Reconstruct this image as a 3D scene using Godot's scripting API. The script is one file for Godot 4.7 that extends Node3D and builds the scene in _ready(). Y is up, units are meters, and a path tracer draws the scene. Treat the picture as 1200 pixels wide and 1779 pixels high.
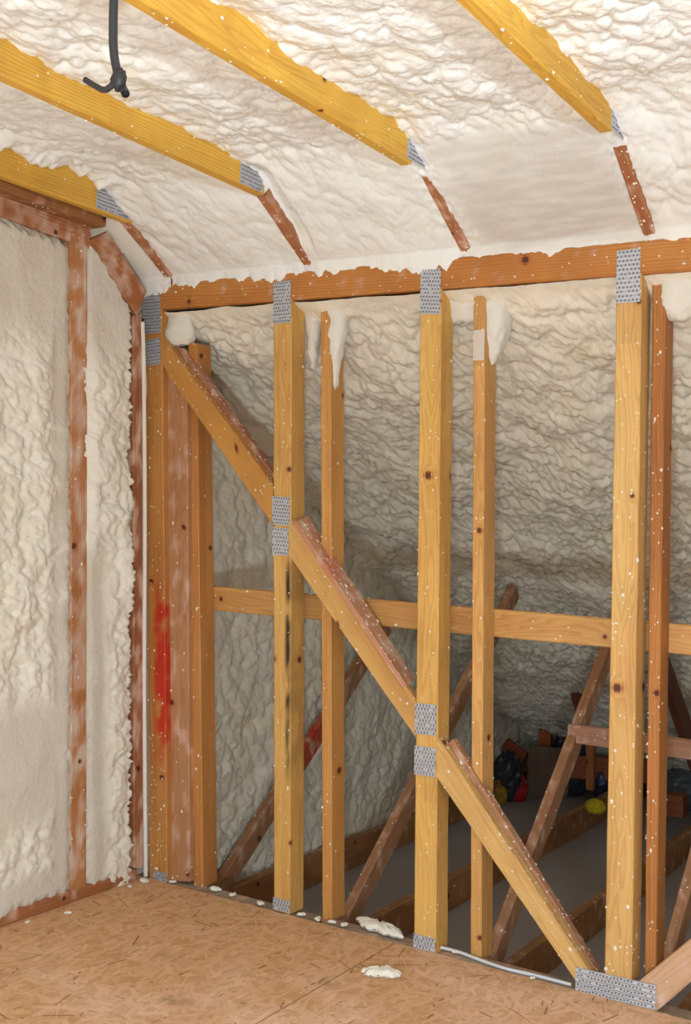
extends Node3D
# An attic room under construction: sprayed foam on ceiling, gable wall and roof, a knee wall of
# truss posts with diagonal webs, and the low eave space that opens behind it.
# Axes: x runs along the knee wall away from the gable, y is up, z = 0 is the face of the knee wall, +z is the room.

var rng := RandomNumberGenerator.new()
var n_big := FastNoiseLite.new()
var n_warp := FastNoiseLite.new()
var n_c1 := FastNoiseLite.new()
var n_c2 := FastNoiseLite.new()
var n_c3 := FastNoiseLite.new()
var n_stain := FastNoiseLite.new()
var n_rag := FastNoiseLite.new()
var wood_mats: Array = []
var M := {}
# scratch values that a foam base function fills for one grid point
var _p := Vector3.ZERO
var _n := Vector3.UP
var _rough := 1.0
var _off := 0.0
var _cut := 0.0
var _stretch := Vector3.ONE
var _grain := 1.0
var _seen := {}

const ROOF_SLOPE := 0.567

func _ready():
	rng.seed = 4711
	# ---------- camera, sky, light, exposure ----------
	var cam := Camera3D.new()
	cam.name = "camera"
	cam.transform = Transform3D(Basis(Vector3(0.850211, 0.045627, -0.524462), Vector3(-0.033354, 0.998904, 0.032832), Vector3(0.525385, -0.010421, 0.850801)), Vector3(2.876, 1.372, 3.381))
	cam.fov = 47.778
	cam.near = 0.05
	cam.current = true
	add_child(cam)
	var env := Environment.new()
	var sky := Sky.new()
	var sm := ProceduralSkyMaterial.new()
	sm.sky_top_color = Color(0.62, 0.74, 0.92)
	sm.sky_horizon_color = Color(0.88, 0.91, 0.95)
	sm.ground_bottom_color = Color(0.35, 0.34, 0.32)
	sm.ground_horizon_color = Color(0.7, 0.7, 0.68)
	sm.energy_multiplier = 1.0
	sky.sky_material = sm
	env.background_mode = Environment.BG_SKY
	env.sky = sky
	env.tonemap_mode = Environment.TONE_MAPPER_LINEAR
	env.tonemap_exposure = 0.84
	env.sdfgi_enabled = true
	env.ssao_enabled = true
	env.ssil_enabled = true
	var we := WorldEnvironment.new()
	we.name = "world_environment"
	we.environment = env
	add_child(we)
	# light from an unseen window behind the camera, placed to soften the front
	var day := AreaLight3D.new()
	day.name = "unseen_window_light"
	day.area_size = Vector2(2.6, 1.5)
	day.light_color = Color(0.92, 0.97, 1.0)
	day.light_energy = 4.6
	day.area_range = 30.0
	day.shadow_enabled = true
	day.position = Vector3(3.1, 1.5, 5.62)
	add_child(day)
	# two lamps out of view: the tall unseen one is tilted up at the ceiling, whose foam then lights the
	# room and shows the beams' shadows; the low one is an added fill facing the knee wall
	var lamp_at := [Vector3(3.55, 1.72, 3.35), Vector3(2.75, 0.72, 3.2)]
	var unseen_up_lamp := SpotLight3D.new()
	unseen_up_lamp.name = "unseen_tall_lamp_light"
	unseen_up_lamp.light_color = Color(0.93, 0.975, 1.0)
	unseen_up_lamp.light_energy = 9.0
	unseen_up_lamp.spot_range = 30.0
	unseen_up_lamp.spot_attenuation = 2.0
	unseen_up_lamp.spot_angle = 31.0
	unseen_up_lamp.spot_angle_attenuation = 0.6
	unseen_up_lamp.light_size = 0.05
	unseen_up_lamp.shadow_enabled = true
	add_child(unseen_up_lamp)
	unseen_up_lamp.look_at_from_position(lamp_at[0], lamp_at[0] + Vector3(-0.55, 0.585, -0.595))
	var fill_lamp := OmniLight3D.new()
	fill_lamp.name = "added_fill_light"
	fill_lamp.light_color = Color(0.93, 0.975, 1.0)
	fill_lamp.light_energy = 4.2
	fill_lamp.omni_range = 30.0
	fill_lamp.omni_attenuation = 2.0
	fill_lamp.light_size = 0.07
	fill_lamp.shadow_enabled = true
	fill_lamp.position = lamp_at[1]
	add_child(fill_lamp)

	make_noise()
	make_materials()
	build_shell()
	build_foam()
	build_floor()
	build_gable_framing()
	build_ceiling_framing()
	build_knee_wall()
	build_rear_studs()
	build_eave()
	build_clutter()
	for k in 2: build_lamp(lamp_at[k], ["unseen tall lamp on a tripod, out of view, lighting the ceiling", "added low fill lamp on a tripod, out of view, facing the knee wall"][k])

# ---------------------------------------------------------------- helpers
func make_noise():
	n_big.seed = 3; n_big.noise_type = FastNoiseLite.TYPE_SIMPLEX_SMOOTH; n_big.frequency = 3.2; n_big.fractal_type = FastNoiseLite.FRACTAL_FBM; n_big.fractal_octaves = 2
	n_warp.seed = 9; n_warp.noise_type = FastNoiseLite.TYPE_SIMPLEX; n_warp.frequency = 9.0; n_warp.fractal_type = FastNoiseLite.FRACTAL_NONE
	var k := 0
	for n in [n_c1, n_c2, n_c3]:
		n.noise_type = FastNoiseLite.TYPE_CELLULAR
		n.cellular_distance_function = FastNoiseLite.DISTANCE_EUCLIDEAN
		n.cellular_return_type = FastNoiseLite.RETURN_DISTANCE
		n.cellular_jitter = 1.0
		n.fractal_type = FastNoiseLite.FRACTAL_NONE
		n.seed = 21 + k
		n.frequency = [13.0, 30.0, 62.0][k]
		k += 1
	n_stain.seed = 5; n_stain.noise_type = FastNoiseLite.TYPE_SIMPLEX_SMOOTH; n_stain.frequency = 5.0; n_stain.fractal_type = FastNoiseLite.FRACTAL_FBM; n_stain.fractal_octaves = 4
	n_rag.seed = 15; n_rag.noise_type = FastNoiseLite.TYPE_SIMPLEX_SMOOTH; n_rag.frequency = 11.0; n_rag.fractal_type = FastNoiseLite.FRACTAL_FBM; n_rag.fractal_octaves = 3

func lin(r: float, g: float, b: float) -> Color:
	return Color(r, g, b).srgb_to_linear()

func numbered(called: String) -> String:
	var k: int = _seen.get(called, 0)
	_seen[called] = k + 1
	return called if k == 0 else "%s_%03d" % [called, k]

func tag(o: Node, label: String, category: String, group := ""):
	o.set_meta("label", label)
	if category != "": o.set_meta("category", category)
	if group != "": o.set_meta("group", group)

func shape(called: String, mesh: Mesh, mat: Material, parent: Node) -> MeshInstance3D:
	var o := MeshInstance3D.new()
	o.name = numbered(called) if parent == self else called
	o.mesh = mesh
	if mat: o.material_override = mat
	o.cast_shadow = GeometryInstance3D.SHADOW_CASTING_SETTING_DOUBLE_SIDED
	parent.add_child(o, true)
	return o

func struct(called: String, label: String) -> Node3D:
	var o := Node3D.new()
	o.name = numbered(called)
	o.set_meta("kind", "structure")
	o.set_meta("label", label)
	add_child(o)
	return o

class Soup:
	var v := PackedVector3Array()
	var n := PackedVector3Array()
	var c := PackedColorArray()
	var uv := PackedVector2Array()
	var idx := PackedInt32Array()
	func vert(p: Vector3, nn: Vector3, col := Color.WHITE, t := Vector2.ZERO) -> int:
		v.append(p); n.append(nn); c.append(col); uv.append(t)
		return v.size() - 1
	func tri(a: int, b: int, d: int):
		# front faces run clockwise
		var g := (v[b] - v[a]).cross(v[d] - v[a])
		if g.dot(n[a] + n[b] + n[d]) > 0.0:
			idx.append(a); idx.append(d); idx.append(b)
		else:
			idx.append(a); idx.append(b); idx.append(d)
	func quad(a: Vector3, b: Vector3, d: Vector3, e: Vector3, nn: Vector3, col := Color.WHITE, s := 1.0):
		var lu := (b - a).length() * s
		var lv := (e - a).length() * s
		var i := vert(a, nn, col, Vector2(0, 0)); vert(b, nn, col, Vector2(lu, 0)); vert(d, nn, col, Vector2(lu, lv)); vert(e, nn, col, Vector2(0, lv))
		tri(i, i + 1, i + 2); tri(i, i + 2, i + 3)
	func hexa(q: Array, col := Color.WHITE):
		# eight corners: four of one face in order, then the four opposite
		var mid := Vector3.ZERO
		for p in q: mid += p / 8.0
		for f in [[0, 1, 2, 3], [4, 5, 6, 7], [0, 1, 5, 4], [1, 2, 6, 5], [2, 3, 7, 6], [3, 0, 4, 7]]:
			var a: Vector3 = q[f[0]]; var b: Vector3 = q[f[1]]; var d: Vector3 = q[f[2]]; var e: Vector3 = q[f[3]]
			var nn := (d - a).cross(e - b).normalized()
			if nn.dot((a + b + d + e) / 4.0 - mid) < 0.0: nn = -nn
			quad(a, b, d, e, nn, col)
	func box(lo: Vector3, hi: Vector3, col := Color.WHITE):
		hexa([Vector3(lo.x, lo.y, lo.z), Vector3(hi.x, lo.y, lo.z), Vector3(hi.x, hi.y, lo.z), Vector3(lo.x, hi.y, lo.z), Vector3(lo.x, lo.y, hi.z), Vector3(hi.x, lo.y, hi.z), Vector3(hi.x, hi.y, hi.z), Vector3(lo.x, hi.y, hi.z)], col)
	func speck(at: Vector3, ux: Vector3, uy: Vector3, up: Vector3, col := Color.WHITE):
		# a small flattened drop: six points round a raised middle
		var m := vert(at + up, up.normalized(), col)
		var un := up.normalized()
		for k in 6:
			var a := TAU * k / 6.0
			var d := ux * cos(a) + uy * sin(a)
			vert(at + d, (d.normalized() + un * 0.35).normalized(), col)
		for k in 6: tri(m, m + 1 + k, m + 1 + (k + 1) % 6)
	func commit() -> ArrayMesh:
		var arr := []
		arr.resize(Mesh.ARRAY_MAX)
		arr[Mesh.ARRAY_VERTEX] = v; arr[Mesh.ARRAY_NORMAL] = n; arr[Mesh.ARRAY_COLOR] = c; arr[Mesh.ARRAY_TEX_UV] = uv; arr[Mesh.ARRAY_INDEX] = idx
		var m := ArrayMesh.new()
		m.add_surface_from_arrays(Mesh.PRIMITIVE_TRIANGLES, arr)
		return m

func mat(rough: float, col := Color.WHITE, metal := 0.0) -> StandardMaterial3D:
	var m := StandardMaterial3D.new()
	m.albedo_color = col
	m.roughness = rough
	m.metallic = metal
	m.vertex_color_use_as_albedo = true
	return m

func noise_tex(freq: float, ty: int, size: int, bump: float, sd: int, oct := 3) -> NoiseTexture2D:
	var f := FastNoiseLite.new()
	f.noise_type = ty; f.frequency = freq; f.seed = sd; f.fractal_octaves = oct
	var t := NoiseTexture2D.new()
	t.width = size; t.height = size; t.seamless = true; t.noise = f
	if bump > 0.0:
		t.as_normal_map = true
		t.bump_strength = bump
	return t

# the grain of sawn pine: bands of late wood along the board, rings turning round knots; neutral, tinted by each timber
func wood_image(sd: int, knots: Array, flat_grain: bool) -> Image:
	var w := 128
	var h := 1024
	var f := FastNoiseLite.new()
	f.seed = sd; f.noise_type = FastNoiseLite.TYPE_SIMPLEX_SMOOTH; f.frequency = 0.012; f.fractal_octaves = 3
	var g := FastNoiseLite.new()
	g.seed = sd + 50; g.noise_type = FastNoiseLite.TYPE_SIMPLEX; g.frequency = 0.22; g.fractal_octaves = 2
	var data := PackedByteArray()
	data.resize(w * h * 3)
	var at := 0
	for y in h:
		for x in w:
			var s := float(x) / w
			var q := s * (8.0 if flat_grain else 13.0) + f.get_noise_2d(x * 0.7, y * 0.16) * (4.2 if flat_grain else 1.6)
			var core := 0.0
			var halo := 0.0
			for k in knots:
				var dx: float = (x - k[0]) / k[2]
				var dy: float = (y - k[1]) / (k[2] * 0.6)
				var d2 := dx * dx + dy * dy
				if d2 < 20.0:
					q += 1.5 * exp(-d2 * 0.25)
					core = maxf(core, smoothstep(1.5, 0.1, d2))
					halo = maxf(halo, exp(-d2 * 0.45))
			var t := q - floorf(q)
			var late := smoothstep(0.35, 0.93, t) * smoothstep(1.0, 0.95, t)
			var fine := g.get_noise_2d(x * 3.0, y * 0.12)
			var tone := f.get_noise_2d(x * 0.35 + 900.0, y * 0.12)
			var dark := late * (0.075 if flat_grain else 0.10) + fine * 0.035 - tone * 0.10 + halo * 0.16
			var r := 0.97 - dark * 0.75
			var gg := 0.95 - dark * 1.25
			var b := 0.93 - dark * 1.6
			r = lerpf(r, 0.42, core); gg = lerpf(gg, 0.27, core); b = lerpf(b, 0.22, core)
			data[at] = int(clampf(r, 0, 1) * 255.0); data[at + 1] = int(clampf(gg, 0, 1) * 255.0); data[at + 2] = int(clampf(b, 0, 1) * 255.0)
			at += 3
	return Image.create_from_data(w, h, false, Image.FORMAT_RGB8, data)

func osb_image(sd: int) -> Image:
	var w := 1024
	var img := Image.create(w, w, false, Image.FORMAT_RGB8)
	img.fill(Color(0.87, 0.72, 0.58))
	var r := RandomNumberGenerator.new()
	r.seed = sd
	var tones := [Color(0.85, 0.68, 0.51), Color(0.83, 0.65, 0.48), Color(0.80, 0.62, 0.45), Color(0.87, 0.71, 0.55), Color(0.77, 0.58, 0.42), Color(0.82, 0.63, 0.48), Color(0.85, 0.67, 0.51), Color(0.82, 0.65, 0.49)]
	for k in 1500:
		var base: Color = tones[r.randi() % tones.size()].lerp(Color(0.83, 0.65, 0.49), 0.35) + Color(0.10, 0.14, 0.19)
		var is_dark := r.randf() < 0.07
		if is_dark: base = Color(0.64, 0.46, 0.34)
		var ln := r.randf_range(40, 105)
		var wd := r.randf_range(6, 24)
		if is_dark: wd = r.randf_range(3, 8)
		var ang := r.randfn(0.0, 0.55) + (PI / 2 if r.randf() < 0.22 else 0.0)
		var dx := cos(ang)
		var dy := sin(ang)
		var px := r.randf() * w
		var py := r.randf() * w
		var skew := r.randf_range(-0.4, 0.4)
		var i0 := int(-ln / 2)
		for i in range(i0, int(ln / 2)):
			var edge := absf(i) / (ln / 2)
			for j in range(int(-wd / 2), int(wd / 2)):
				var ii := i + j * skew
				var x := int(px + ii * dx - j * dy) & 1023
				var y := int(py + ii * dy + j * dx) & 1023
				var gr := 0.03 * sin(j * 1.7 + k) - (0.13 if (j == int(-wd / 2)) and wd > 9.0 and k % 3 == 0 else 0.0) - (0.05 if edge > 0.95 else 0.0)
				img.set_pixel(x, y, Color(base.r + gr, base.g + gr * 1.1, base.b + gr * 1.1))
	return img

func make_materials():
	var foam := mat(0.82)
	foam.normal_enabled = true
	var pores := FastNoiseLite.new()
	pores.noise_type = FastNoiseLite.TYPE_CELLULAR; pores.frequency = 0.026; pores.seed = 77
	pores.cellular_return_type = FastNoiseLite.RETURN_DISTANCE; pores.fractal_type = FastNoiseLite.FRACTAL_FBM; pores.fractal_octaves = 2
	pores.domain_warp_enabled = true; pores.domain_warp_amplitude = 8.0; pores.domain_warp_frequency = 0.02
	var nt := NoiseTexture2D.new()
	nt.width = 1024; nt.height = 1024; nt.seamless = true; nt.noise = pores; nt.invert = true; nt.as_normal_map = true; nt.bump_strength = 9.0
	foam.normal_texture = nt
	foam.normal_scale = 0.5
	foam.uv1_triplanar = true
	foam.uv1_world_triplanar = true
	foam.uv1_scale = Vector3(2.1, 2.1, 2.1)
	M.foam = foam
	var cut := foam.duplicate() as StandardMaterial3D
	M.cut = cut
	M.speck = mat(0.8, Color(0.95, 0.93, 0.88))
	var knots := [[[40, 120, 6], [92, 430, 8], [30, 760, 7]], [[70, 250, 9], [20, 610, 6], [100, 900, 6]], [[96, 60, 6], [48, 520, 10], [84, 800, 5]], [[24, 340, 7], [110, 700, 7]]]
	for k in 4:
		var m := mat(0.62)
		var img := wood_image(30 + k * 7, knots[k], k % 2 == 0)
		m.albedo_texture = ImageTexture.create_from_image(img)
		var bmp := img.duplicate() as Image
		bmp.convert(Image.FORMAT_RGBA8)
		bmp.bump_map_to_normal_map(1.4)
		m.normal_enabled = true
		m.normal_texture = ImageTexture.create_from_image(bmp)
		m.normal_scale = 0.35
		wood_mats.append(m)
	var osb := mat(0.78)
	osb.albedo_texture = ImageTexture.create_from_image(osb_image(6))
	M.osb = osb
	var metal := mat(0.46, Color(0.76, 0.78, 0.82), 0.45)
	metal.normal_enabled = true
	metal.normal_texture = noise_tex(0.02, FastNoiseLite.TYPE_CELLULAR, 256, 2.0, 12, 2)
	metal.normal_scale = 0.25
	metal.uv1_triplanar = true
	metal.uv1_scale = Vector3(9, 9, 9)
	M.metal = metal
	M.slot = mat(0.7, Color(0.36, 0.36, 0.37))
	M.coat = mat(0.8, Color(0.84, 0.79, 0.75))
	var dry := mat(0.9, Color(0.66, 0.63, 0.62))
	dry.normal_enabled = true
	dry.normal_texture = noise_tex(0.02, FastNoiseLite.TYPE_SIMPLEX_SMOOTH, 256, 2.0, 8, 4)
	dry.normal_scale = 0.3
	dry.uv1_triplanar = true
	dry.uv1_scale = Vector3(2, 2, 2)
	M.dry = dry
	var sheath := mat(0.85, Color(0.72, 0.58, 0.42))
	sheath.uv1_triplanar = true
	sheath.albedo_texture = osb.albedo_texture
	sheath.uv1_scale = Vector3(0.8, 0.8, 0.8)
	M.sheath = sheath
	M.wall = mat(0.9, Color(0.70, 0.71, 0.72))
	M.rubber = mat(0.5, Color(0.19, 0.195, 0.21))
	M.plastic = mat(0.22, Color(0.06, 0.065, 0.08))
	M.white = mat(0.5, Color(0.86, 0.87, 0.9))
	M.plain = mat(0.75)

# ---------------------------------------------------------------- timber
# A sawn board: its front face runs from the edge a0-a1 to the edge b0-b1, and dv leads to its back.
# opt: tint, wood, res (how much foam residue clings to it), red / dark (stains along it), specks
func timber(called: String, label: String, category: String, group: String, a0: Vector3, a1: Vector3, b0: Vector3, b1: Vector3, dv: Vector3, opt := {}) -> MeshInstance3D:
	var tint: Color = opt.get("tint", Color(0.86, 0.64, 0.34))
	tint = Color(tint.r * 0.96 + 0.01, tint.g * 0.96 + 0.05, tint.b * 0.9 + 0.085).srgb_to_linear()
	var res: float = opt.get("res", 0.0)
	var res_col := lin(0.84, 0.70, 0.62)
	var org := (a0 + a1) / 2.0
	var w := ((a1 - a0).length() + (b1 - b0).length()) / 2.0
	var d := dv.length()
	var along := ((b0 + b1) - (a0 + a1)) / 2.0
	var L := along.length()
	var c := minf(0.0035, minf(w, d) * 0.12)
	var pts: Array = []
	for s in [c, w * 0.2, w * 0.36, w * 0.5, w * 0.64, w * 0.8, w * 0.91, w - c]: pts.append(Vector2(s, 0))
	for s in [c, d * 0.5, d - c]: pts.append(Vector2(w, s))
	for s in [w - c, w * 0.5, c]: pts.append(Vector2(s, d))
	for s in [d - c, d * 0.5, c]: pts.append(Vector2(0, s))
	var np := pts.size()
	var rings := maxi(2, int(L / 0.018))
	var mesh := Soup.new()
	var voff := rng.randf() * 3.0
	var uoff := rng.randf()
	var perim := 0.0
	var ph := rng.randf() * 100.0
	var reds: Array = opt.get("red", [])
	var darks: Array = opt.get("dark", [])
	var bow: float = opt.get("bow", 0.0)
	var place := func(q: Vector2, l: float) -> Vector3:
		var e0 := a0.lerp(b0, l)
		var e1 := a1.lerp(b1, l)
		var p := e0.lerp(e1, q.x / w) + dv * (q.y / d)
		var wob := 0.0012 * n_rag.get_noise_2d(ph + q.x * 8.0 + q.y * 5.0, l * L * 0.35 + ph)
		return p + dv.normalized() * (wob + bow * sin(l * PI)) + (e1 - e0).normalized() * wob * 0.8 - org
	for i in np:
		var q0: Vector2 = pts[i]
		var q1: Vector2 = pts[(i + 1) % np]
		var step := q0.distance_to(q1)
		var base := mesh.v.size()
		for k in rings + 1:
			var l := float(k) / rings
			var p0: Vector3 = place.call(q0, l)
			var p1: Vector3 = place.call(q1, l)
			var nn := (p1 - p0).cross(along).normalized()
			# outward: away from the board's axis
			var mid := (a0 + a1).lerp(b0 + b1, l) / 2.0 + dv / 2.0 - org
			if nn.dot((p0 + p1) / 2.0 - mid) < 0.0: nn = -nn
			for e in 2:
				var q: Vector2 = q0 if e == 0 else q1
				var p: Vector3 = p0 if e == 0 else p1
				var wp := p + org
				var col := tint
				col = col * (1.0 + 0.13 * n_stain.get_noise_3d(wp.x * 1.4 + ph, wp.y * 0.6, wp.z * 1.4))
				for dk in darks:
					var a: float = smoothstep(dk[0] - 0.03, dk[0] + 0.03, l) * smoothstep(dk[1] + 0.03, dk[1] - 0.03, l)
					var sx := q.x / w
					a *= smoothstep(dk[2] - 0.12, dk[2] + 0.05, sx) * smoothstep(dk[3] + 0.12, dk[3] - 0.05, sx)
					a *= clampf(0.75 + 1.6 * n_stain.get_noise_3d(wp.x * 4.0, wp.y * 1.2, wp.z * 4.0), 0, 1)
					col = col.lerp(lin(0.16, 0.12, 0.10), a * dk[4])
				for rd in reds:
					var a: float = smoothstep(rd[0] - 0.07, rd[0] + 0.09, l) * smoothstep(rd[1] + 0.04, rd[1] - 0.09, l)
					var sx := q.x / w
					a *= smoothstep(rd[2] - 0.25, rd[2] + 0.2, sx)
					a *= clampf(0.75 + 1.3 * n_stain.get_noise_3d(wp.x * 3.0, wp.y * 2.0, wp.z * 3.0), 0, 1)
					col = col.lerp(lin(0.80, 0.11, 0.05), clampf(a * rd[3], 0, 0.9))
				if res > 0.0:
					var rn := n_stain.get_noise_3d(wp.x * 3.0 + 7.0, wp.y * 1.5 + ph, wp.z * 3.0) * 1.6 + res - 0.5
					col = col.lerp(res_col, smoothstep(0.0, 0.55, rn) * 0.92)
					col = col.lerp(lin(0.88, 0.84, 0.77), smoothstep(0.72, 1.0, rn) * 0.8)
				mesh.vert(p, nn, col, Vector2((perim + (0.0 if e == 0 else step)) / 0.13 + uoff, l * L / 2.1 + voff))
		for k in rings:
			var j := base + k * 2
			mesh.tri(j, j + 1, j + 3)
			mesh.tri(j, j + 3, j + 2)
		perim += step
	for e in 2:
		var nn := -along.normalized() if e == 0 else along.normalized()
		var first := mesh.v.size()
		for q in pts: mesh.vert(place.call(q, float(e)), nn, tint * 0.82, Vector2(q.x / 0.6, q.y / 0.6))
		for k in range(1, np - 1): mesh.tri(first, first + k, first + k + 1)
	var o := shape(called, mesh.commit(), wood_mats[opt.get("wood", rng.randi() % 4)], self)
	o.position = org
	if label != "": tag(o, label, category, group)
	var count: int = opt.get("specks", 0)
	if count > 0:
		var sp := Soup.new()
		var sides: Array = opt.get("faces", [0, 0, 0, 1, 3])
		for k in count:
			var l := rng.randf()
			var face: int = sides[rng.randi() % sides.size()]
			var q := Vector2(rng.randf() * w, 0)
			if face == 1: q = Vector2(w, rng.randf() * d)
			elif face == 3: q = Vector2(0, rng.randf() * d)
			var p: Vector3 = place.call(q, l)
			var p2: Vector3 = place.call(q, minf(l + 0.01, 1.0)) - place.call(q, maxf(l - 0.01, 0.0))
			var tan := p2.normalized()
			var up := -dv.normalized()
			var ex := (a1 - a0).normalized()
			if face == 1: up = ex
			elif face == 3: up = -ex
			var side := tan.cross(up).normalized()
			var sz := rng.randf_range(0.0014, 0.0034) * (1.7 if rng.randf() < 0.1 else 1.0)
			sp.speck(p, tan * sz * rng.randf_range(0.9, 1.9), side * sz, up * sz * 0.8)
		var so := shape("foam_specks", sp.commit(), M.speck, o)
		so.set_meta("kind", "stuff")
	return o

# a galvanised truss plate pressed onto a timber: corner c, edges eu and ev, outward n; rows of punched slots across eu
func nail_plate(parent: Node3D, c: Vector3, eu: Vector3, ev: Vector3, n: Vector3, turned := false):
	var s := Soup.new()
	var u := eu.normalized()
	var v := ev.normalized()
	var o := c - parent.position
	var t := n * 0.0016
	var rows := maxi(3, int(ev.length() / 0.0125))
	# the face is slightly rippled between the rows of teeth
	var ny := rows * 4
	for k in ny:
		var y0 := float(k) / ny
		var y1 := float(k + 1) / ny
		var h0 := 0.0009 * sin(y0 * rows * TAU)
		var h1 := 0.0009 * sin(y1 * rows * TAU)
		var p0 := o + ev * y0 + t + n * h0
		var p1 := o + ev * y1 + t + n * h1
		var nn := (v * (y1 - y0) * ev.length() + n * (h1 - h0)).cross(u).normalized()
		if nn.dot(n) < 0.0: nn = -nn
		s.quad(p0, p0 + eu, p1 + eu, p1, nn)
	s.quad(o, o + eu, o + eu + t, o + t, -v)
	s.quad(o + ev, o + ev + eu, o + ev + eu + t, o + ev + t, v)
	s.quad(o, o + ev, o + ev + t, o + t, -u)
	s.quad(o + eu, o + eu + ev, o + eu + ev + t, o + eu + t, u)
	var pl := shape("nail_plate", s.commit(), M.metal, parent)
	pl.set_meta("label", "galvanised steel nail plate with rows of punched slots")
	var sl := Soup.new()
	var cols := maxi(3, int(eu.length() / 0.0105))
	for r in rows:
		for k in cols:
			if rng.randf() < 0.10: continue
			var x := (k + 0.5 + (0.25 if r % 2 else -0.25)) / cols
			var y := (r + 0.5 + rng.randf_range(-0.08, 0.08)) / rows
			if x < 0.03 or x > 0.97: continue
			var p := o + eu * x + ev * y + t
			var hw := 0.0022
			var hh := 0.0034
			if turned: hw = 0.0036; hh = 0.0022
			slot(sl, p, u * hw, v * hh, n * 0.0011)
	var so := shape("punched_slots", sl.commit(), M.slot, pl)
	so.set_meta("kind", "stuff")

func slot(s: Soup, p: Vector3, a: Vector3, b: Vector3, n: Vector3):
	s.hexa([p - a - b - n, p + a - b - n, p + a + b - n, p - a + b - n, p - a * 0.7 - b * 0.8 + n, p + a * 0.7 - b * 0.8 + n, p + a * 0.7 + b * 0.8 + n, p - a * 0.7 + b * 0.8 + n])

# ---------------------------------------------------------------- foam
func foam_height(p: Vector3, rough: float) -> float:
	var w1 := n_warp.get_noise_3d(p.x, p.y, p.z)
	var w2 := n_warp.get_noise_3d(p.x + 31.7, p.y + 5.1, p.z + 9.0)
	var q := p + Vector3(w1, w2, -w1 + w2 * 0.5) * 0.011
	var big := n_big.get_noise_3d(p.x, p.y, p.z)
	if rough < 0.03: return big * 0.012
	var a := n_c1.get_noise_3d(q.x, q.y, q.z) + 1.0
	var b := n_c2.get_noise_3d(q.x, q.y, q.z) + 1.0
	var c := n_c3.get_noise_3d(q.x, q.y, q.z) + 1.0
	var h := big * 0.018 * (0.6 + 0.4 * rough)
	h += rough * (0.021 * (0.35 - a * a) + 0.0125 * _grain * (0.35 - b * b) * (0.55 + 0.9 * clampf(0.5 + n_big.get_noise_3d(p.z * 0.7, p.x * 0.7, p.y), 0.0, 1.0)) + 0.0058 * _grain * (0.35 - c * c))
	return h

func foam_grid(called: String, parent: Node, nu: int, nv: int, base: Callable, tint: Color, label := "") -> MeshInstance3D:
	var pos := PackedVector3Array()
	var col := PackedColorArray()
	var uv := PackedVector2Array()
	var yellow := tint * Color(0.98, 0.94, 0.78)
	var shaved := tint * Color(0.68, 0.645, 0.62)
	for j in nv + 1:
		for i in nu + 1:
			_cut = 0.0
			_stretch = Vector3.ONE
			_grain = 1.0
			base.call(float(i) / nu, float(j) / nv)
			var h := foam_height(_p * _stretch, _rough)
			pos.append(_p + _n * (h + _off))
			var y := clampf(n_stain.get_noise_3d(_p.x * 0.6 + 40.0, _p.y * 0.6, _p.z * 0.6) * 1.6 - 0.1, 0, 1)
			var cc := tint.lerp(yellow, y * 0.55)
			col.append(cc.lerp(shaved, clampf(_cut, 0, 1)))
			uv.append(Vector2(float(i) / nu, float(j) / nv))
	var nor := PackedVector3Array()
	nor.resize(pos.size())
	var idx := PackedInt32Array()
	var W := nu + 1
	base.call(0.5, 0.5)
	var ref := _n
	var flip := false
	for j in nv + 1:
		for i in nu + 1:
			var du := pos[j * W + mini(i + 1, nu)] - pos[j * W + maxi(i - 1, 0)]
			var dw := pos[mini(j + 1, nv) * W + i] - pos[maxi(j - 1, 0) * W + i]
			nor[j * W + i] = du.cross(dw).normalized()
	var mid := (nv / 2) * W + nu / 2
	flip = nor[mid].dot(ref) < 0.0
	if flip:
		for k in nor.size(): nor[k] = -nor[k]
	for j in nv:
		for i in nu:
			var a := j * W + i
			if flip:
				idx.append_array(PackedInt32Array([a, a + 1, a + W + 1, a, a + W + 1, a + W]))
			else:
				idx.append_array(PackedInt32Array([a, a + W + 1, a + 1, a, a + W, a + W + 1]))
	var arr := []
	arr.resize(Mesh.ARRAY_MAX)
	arr[Mesh.ARRAY_VERTEX] = pos; arr[Mesh.ARRAY_NORMAL] = nor; arr[Mesh.ARRAY_COLOR] = col; arr[Mesh.ARRAY_TEX_UV] = uv; arr[Mesh.ARRAY_INDEX] = idx
	var m := ArrayMesh.new()
	m.add_surface_from_arrays(Mesh.PRIMITIVE_TRIANGLES, arr)
	var o := shape(called, m, M.foam, parent)
	if label != "": o.set_meta("label", label)
	return o

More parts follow.
